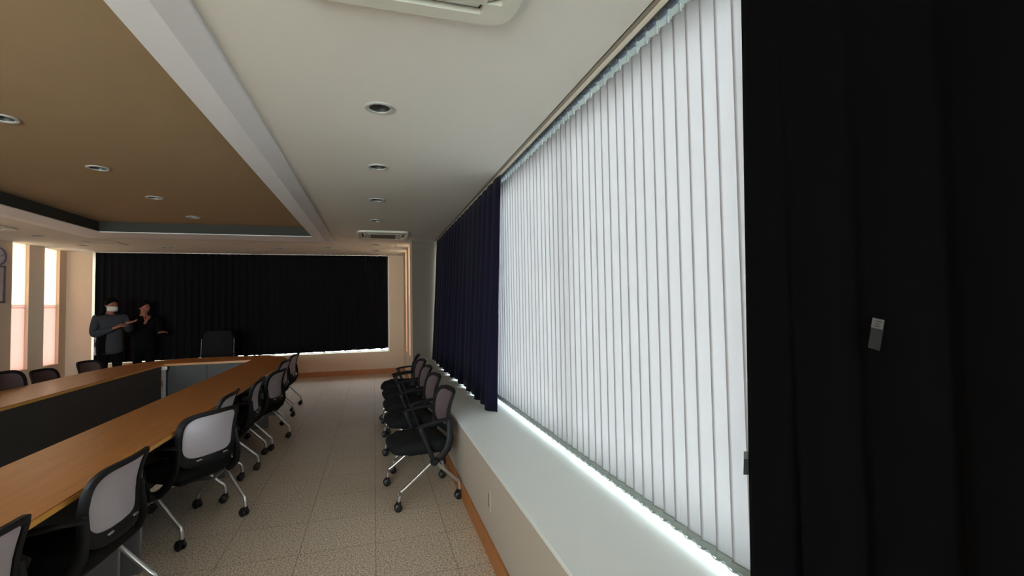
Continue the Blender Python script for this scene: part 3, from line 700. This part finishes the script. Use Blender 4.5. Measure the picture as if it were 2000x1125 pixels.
def person(loc, rz, label, armL, armR, jacket, masked, handL, handR, turn, tilt, hgt=1.0):
    r = thing('person', label, 'person', loc, rz)
    P = (0, 0.0, 0.95, 0.12, 0.10)
    spine = [P, (0, 0.0, 1.08, 0.125, 0.095), (0, 0.005, 1.24, 0.14, 0.10), (0, 0.01, 1.38, 0.13, 0.085), (0, 0.015, 1.455, 0.058), (0, 0.0, 1.53, 0.055)]
    H = Matrix.Translation((0, 0.0, 1.53)) @ Matrix.Rotation(turn, 4, 'Z') @ Matrix.Rotation(tilt, 4, 'X')
    def h(x, y, z): v = H @ Vector((x, y, z)); return (v.x, v.y, v.z)
    headc = [(0, 0.0, 1.53, 0.055), (*h(0, -0.012, 0.035), 0.068, 0.072), (*h(0, -0.008, 0.09), 0.078, 0.094), (*h(0, 0.005, 0.145), 0.078, 0.096), (*h(0, 0.012, 0.185), 0.055, 0.065)]
    ch = [spine, headc, [(*h(0, -0.008, 0.09), 0.078, 0.094), (*h(0, -0.098, 0.072), 0.016), (*h(0, -0.122, 0.060), 0.011)]]
    for s_ in (-1, 1):
        ch.append([(*h(0, -0.008, 0.09), 0.078, 0.094), (*h(s_*0.072, 0.012, 0.085), 0.014, 0.022), (*h(s_*0.086, 0.022, 0.090), 0.008, 0.022)])
        ch.append([P, (s_*0.085, 0, 0.86, 0.068), (s_*0.098, -0.005, 0.70, 0.068), (s_*0.10, -0.01, 0.50, 0.052), (s_*0.105, 0.01, 0.34, 0.055), (s_*0.105, 0.02, 0.09, 0.036), (s_*0.11, -0.03, 0.04, 0.038), (s_*0.115, -0.13, 0.03, 0.03)])
    for s_, arm, hd in ((-1, armL, handL), (1, armR, handR)):
        e, w = arm
        sh = (s_*0.185, 0.01, 1.385, 0.062)
        ch.append([(0, 0.01, 1.38, 0.13, 0.085), sh, (*((Vector(sh[:3])+Vector(e))/2), 0.048), (*e, 0.042), (*((Vector(e)+Vector(w))/2), 0.038), (*w, 0.024)])
        ch += hand(w, *hd)
    skin('body', 'skin', r, ch)
    # clothes: jacket over torso and arms, trousers over legs
    jk = [[(0, 0, 0.72, 0.205, 0.155), (0, 0, 0.84, 0.208, 0.158), (0, 0, 0.95, 0.200, 0.152), (0, 0.0, 1.1, 0.196, 0.148), (0, 0.005, 1.25, 0.198, 0.145), (0, 0.01, 1.385, 0.160, 0.112), (0, 0.013, 1.445, 0.075, 0.072), (0, 0.008, 1.475, 0.066, 0.064)]]
    for s_, arm in ((-1, armL), (1, armR)):
        e, w = arm; sh = (s_*0.185, 0.01, 1.39); w2 = Vector(e) + (Vector(w)-Vector(e))*0.93
        jk.append([(0, 0.01, 1.385, 0.160, 0.112), (*sh, 0.088), (*((Vector(sh)+Vector(e))/2), 0.084), (*e, 0.078), (*((Vector(e)+w2)/2), 0.066), (*w2, 0.044)])
    skin('jacket', jacket, r, jk)
    tr = [[(0, 0, 0.95, 0.150, 0.118), (0, 0, 0.86, 0.148, 0.115)]]
    for s_ in (-1, 1):
        tr.append([(0, 0, 0.86, 0.148, 0.115), (s_*0.097, 0, 0.76, 0.100), (s_*0.10, -0.005, 0.62, 0.085), (s_*0.10, -0.01, 0.48, 0.070), (s_*0.105, 0.01, 0.30, 0.068), (s_*0.105, 0.015, 0.075, 0.062)])
        L = []
        for sc, z in ((0.97, 0.0), (1.0, 0.02), (0.97, 0.045), (0.75, 0.075), (0.45, 0.10)):
            L.append([(x, y - (0.0 if z < 0.05 else -0.03), z) for x, y in selp(0.052*sc, 0.135*sc, 3, 20, s_*0.108, -0.055)])
        MB().loops(L, cap0=True, cap1=True).build('shoe', 'hair', r)
    skin('trousers', 'trousers', r, tr)
    # hair cap, eyes, mask
    hm = MB()
    def cap(u, v):
        a = 2*PI*u; lo = 0.085 + 0.085*max(0, -math.sin(a))**1.5      # hairline is higher over the face
        el = v
        z0 = lo + (0.235-lo)*math.sin(el*PI/2)
        zr = (z0-0.115)/0.122; rad = math.sqrt(max(0.0, 1-zr*zr))
        return h(0.090*rad*math.cos(a), 0.012+0.108*rad*math.sin(a), z0)
    hm.grid(cap, 28, 8).build('hair', 'hair', r, solid=0.012, ang=80)
    for s_ in (-1, 1):
        v = h(s_*0.032, -0.088, 0.098)
        MB().lathe([(0.001, -0.008), (0.008, -0.004), (0.011, 0.0), (0.008, 0.004), (0.001, 0.008)], v, 'z', 10).build('eye', 'eye', r)
        v = h(s_*0.034, -0.092, 0.118)
        MB().sweep([h(s_*0.015, -0.093, 0.116), h(s_*0.034, -0.092, 0.121), h(s_*0.052, -0.080, 0.116)], 0.004, n=6).build('eyebrow', 'hair', r)
    if masked:
        def mk(u, v):
            a = (u-0.5)*2.5; z = 0.000 + 0.078*v; bulge = 0.106 + 0.018*math.sin(PI*v)*math.cos(a)**2
            return h(0.092*math.sin(a)*(0.92+0.08*math.sin(PI*v)), -bulge*math.cos(a)-0.004, z + 0.012*math.cos(a)*(v-0.3))
        mb = MB().grid(mk, 18, 8).build('face_mask', 'mask_white', r, solid=0.003, ang=80)
        for s_ in (-1, 1):
            MB().sweep([h(s_*0.086, -0.035, 0.068), h(s_*0.092, 0.005, 0.09), h(s_*0.088, 0.028, 0.085)], 0.0025, n=5).build('mask_strap', 'mask_white', mb)
    else:
        MB().sweep([h(-0.022, -0.094, 0.030), h(0, -0.100, 0.032), h(0.022, -0.094, 0.030)], 0.0055, n=6).build('lips', 'skin', r)
    r.scale = (hgt, hgt, hgt)
    return r, h
p1, _ = person((-4.55, 10.10, 0), math.radians(34), 'person in grey jacket and white face mask raising one hand before the black curtain',
       ((-0.245, -0.06, 1.10), (0.02, -0.27, 1.22)), ((0.255, -0.10, 1.16), (0.16, -0.33, 1.30)), 'jacket_grey', True,
       ((0.9, -0.25, 0.35), (0, -0.6, 0.8), 1.0, 0.35), ((0.95, -0.25, 0.22), (-0.2, 0.3, -1), 1.0, 0.2), 0.35, 0.18)
# dark and white pieces of the grey jacket
def patch(parent, name, m, pts, hw, ht, lat=(0, 0, 1)):
    return MB().sweep(pts, hw, ht, n=10, lat=lat).build(name, m, parent, ang=60)
patch(p1, 'dark_side_panel', 'jacket_dark', [(-0.140, -0.085, 0.77), (-0.145, -0.085, 0.90), (-0.140, -0.085, 1.02), (-0.120, -0.085, 1.12)], 0.075, 0.040, (0.62, -0.78, 0))
patch(p1, 'shoulder_patch', 'jacket_dark', [(-0.09, -0.01, 1.462), (-0.15, -0.02, 1.458), (-0.20, -0.02, 1.44)], 0.04, 0.022, (0, 1, 0))
patch(p1, 'side_stripe', 'jacket_white', [(-0.198, 0.02, 0.74), (-0.206, 0.02, 0.88), (-0.200, 0.02, 1.02), (-0.196, 0.02, 1.10)], 0.014, 0.016)
p2, _ = person((-4.22, 10.55, 0), math.radians(32), 'person in black with one hand on the chin, beside the person in grey',
       ((-0.235, -0.06, 1.10), (0.0, -0.17, 1.33)), ((0.245, -0.05, 1.10), (0.19, -0.28, 1.13)), 'jacket_dark', False,
       ((0.35, -0.15, 0.95), (0, -1, 0.2), 1.0, 0.5), ((0.6, -0.75, 0.15), (0, 0.2, 1), 1.0, 0.4), 0.45, 0.08, 0.97)
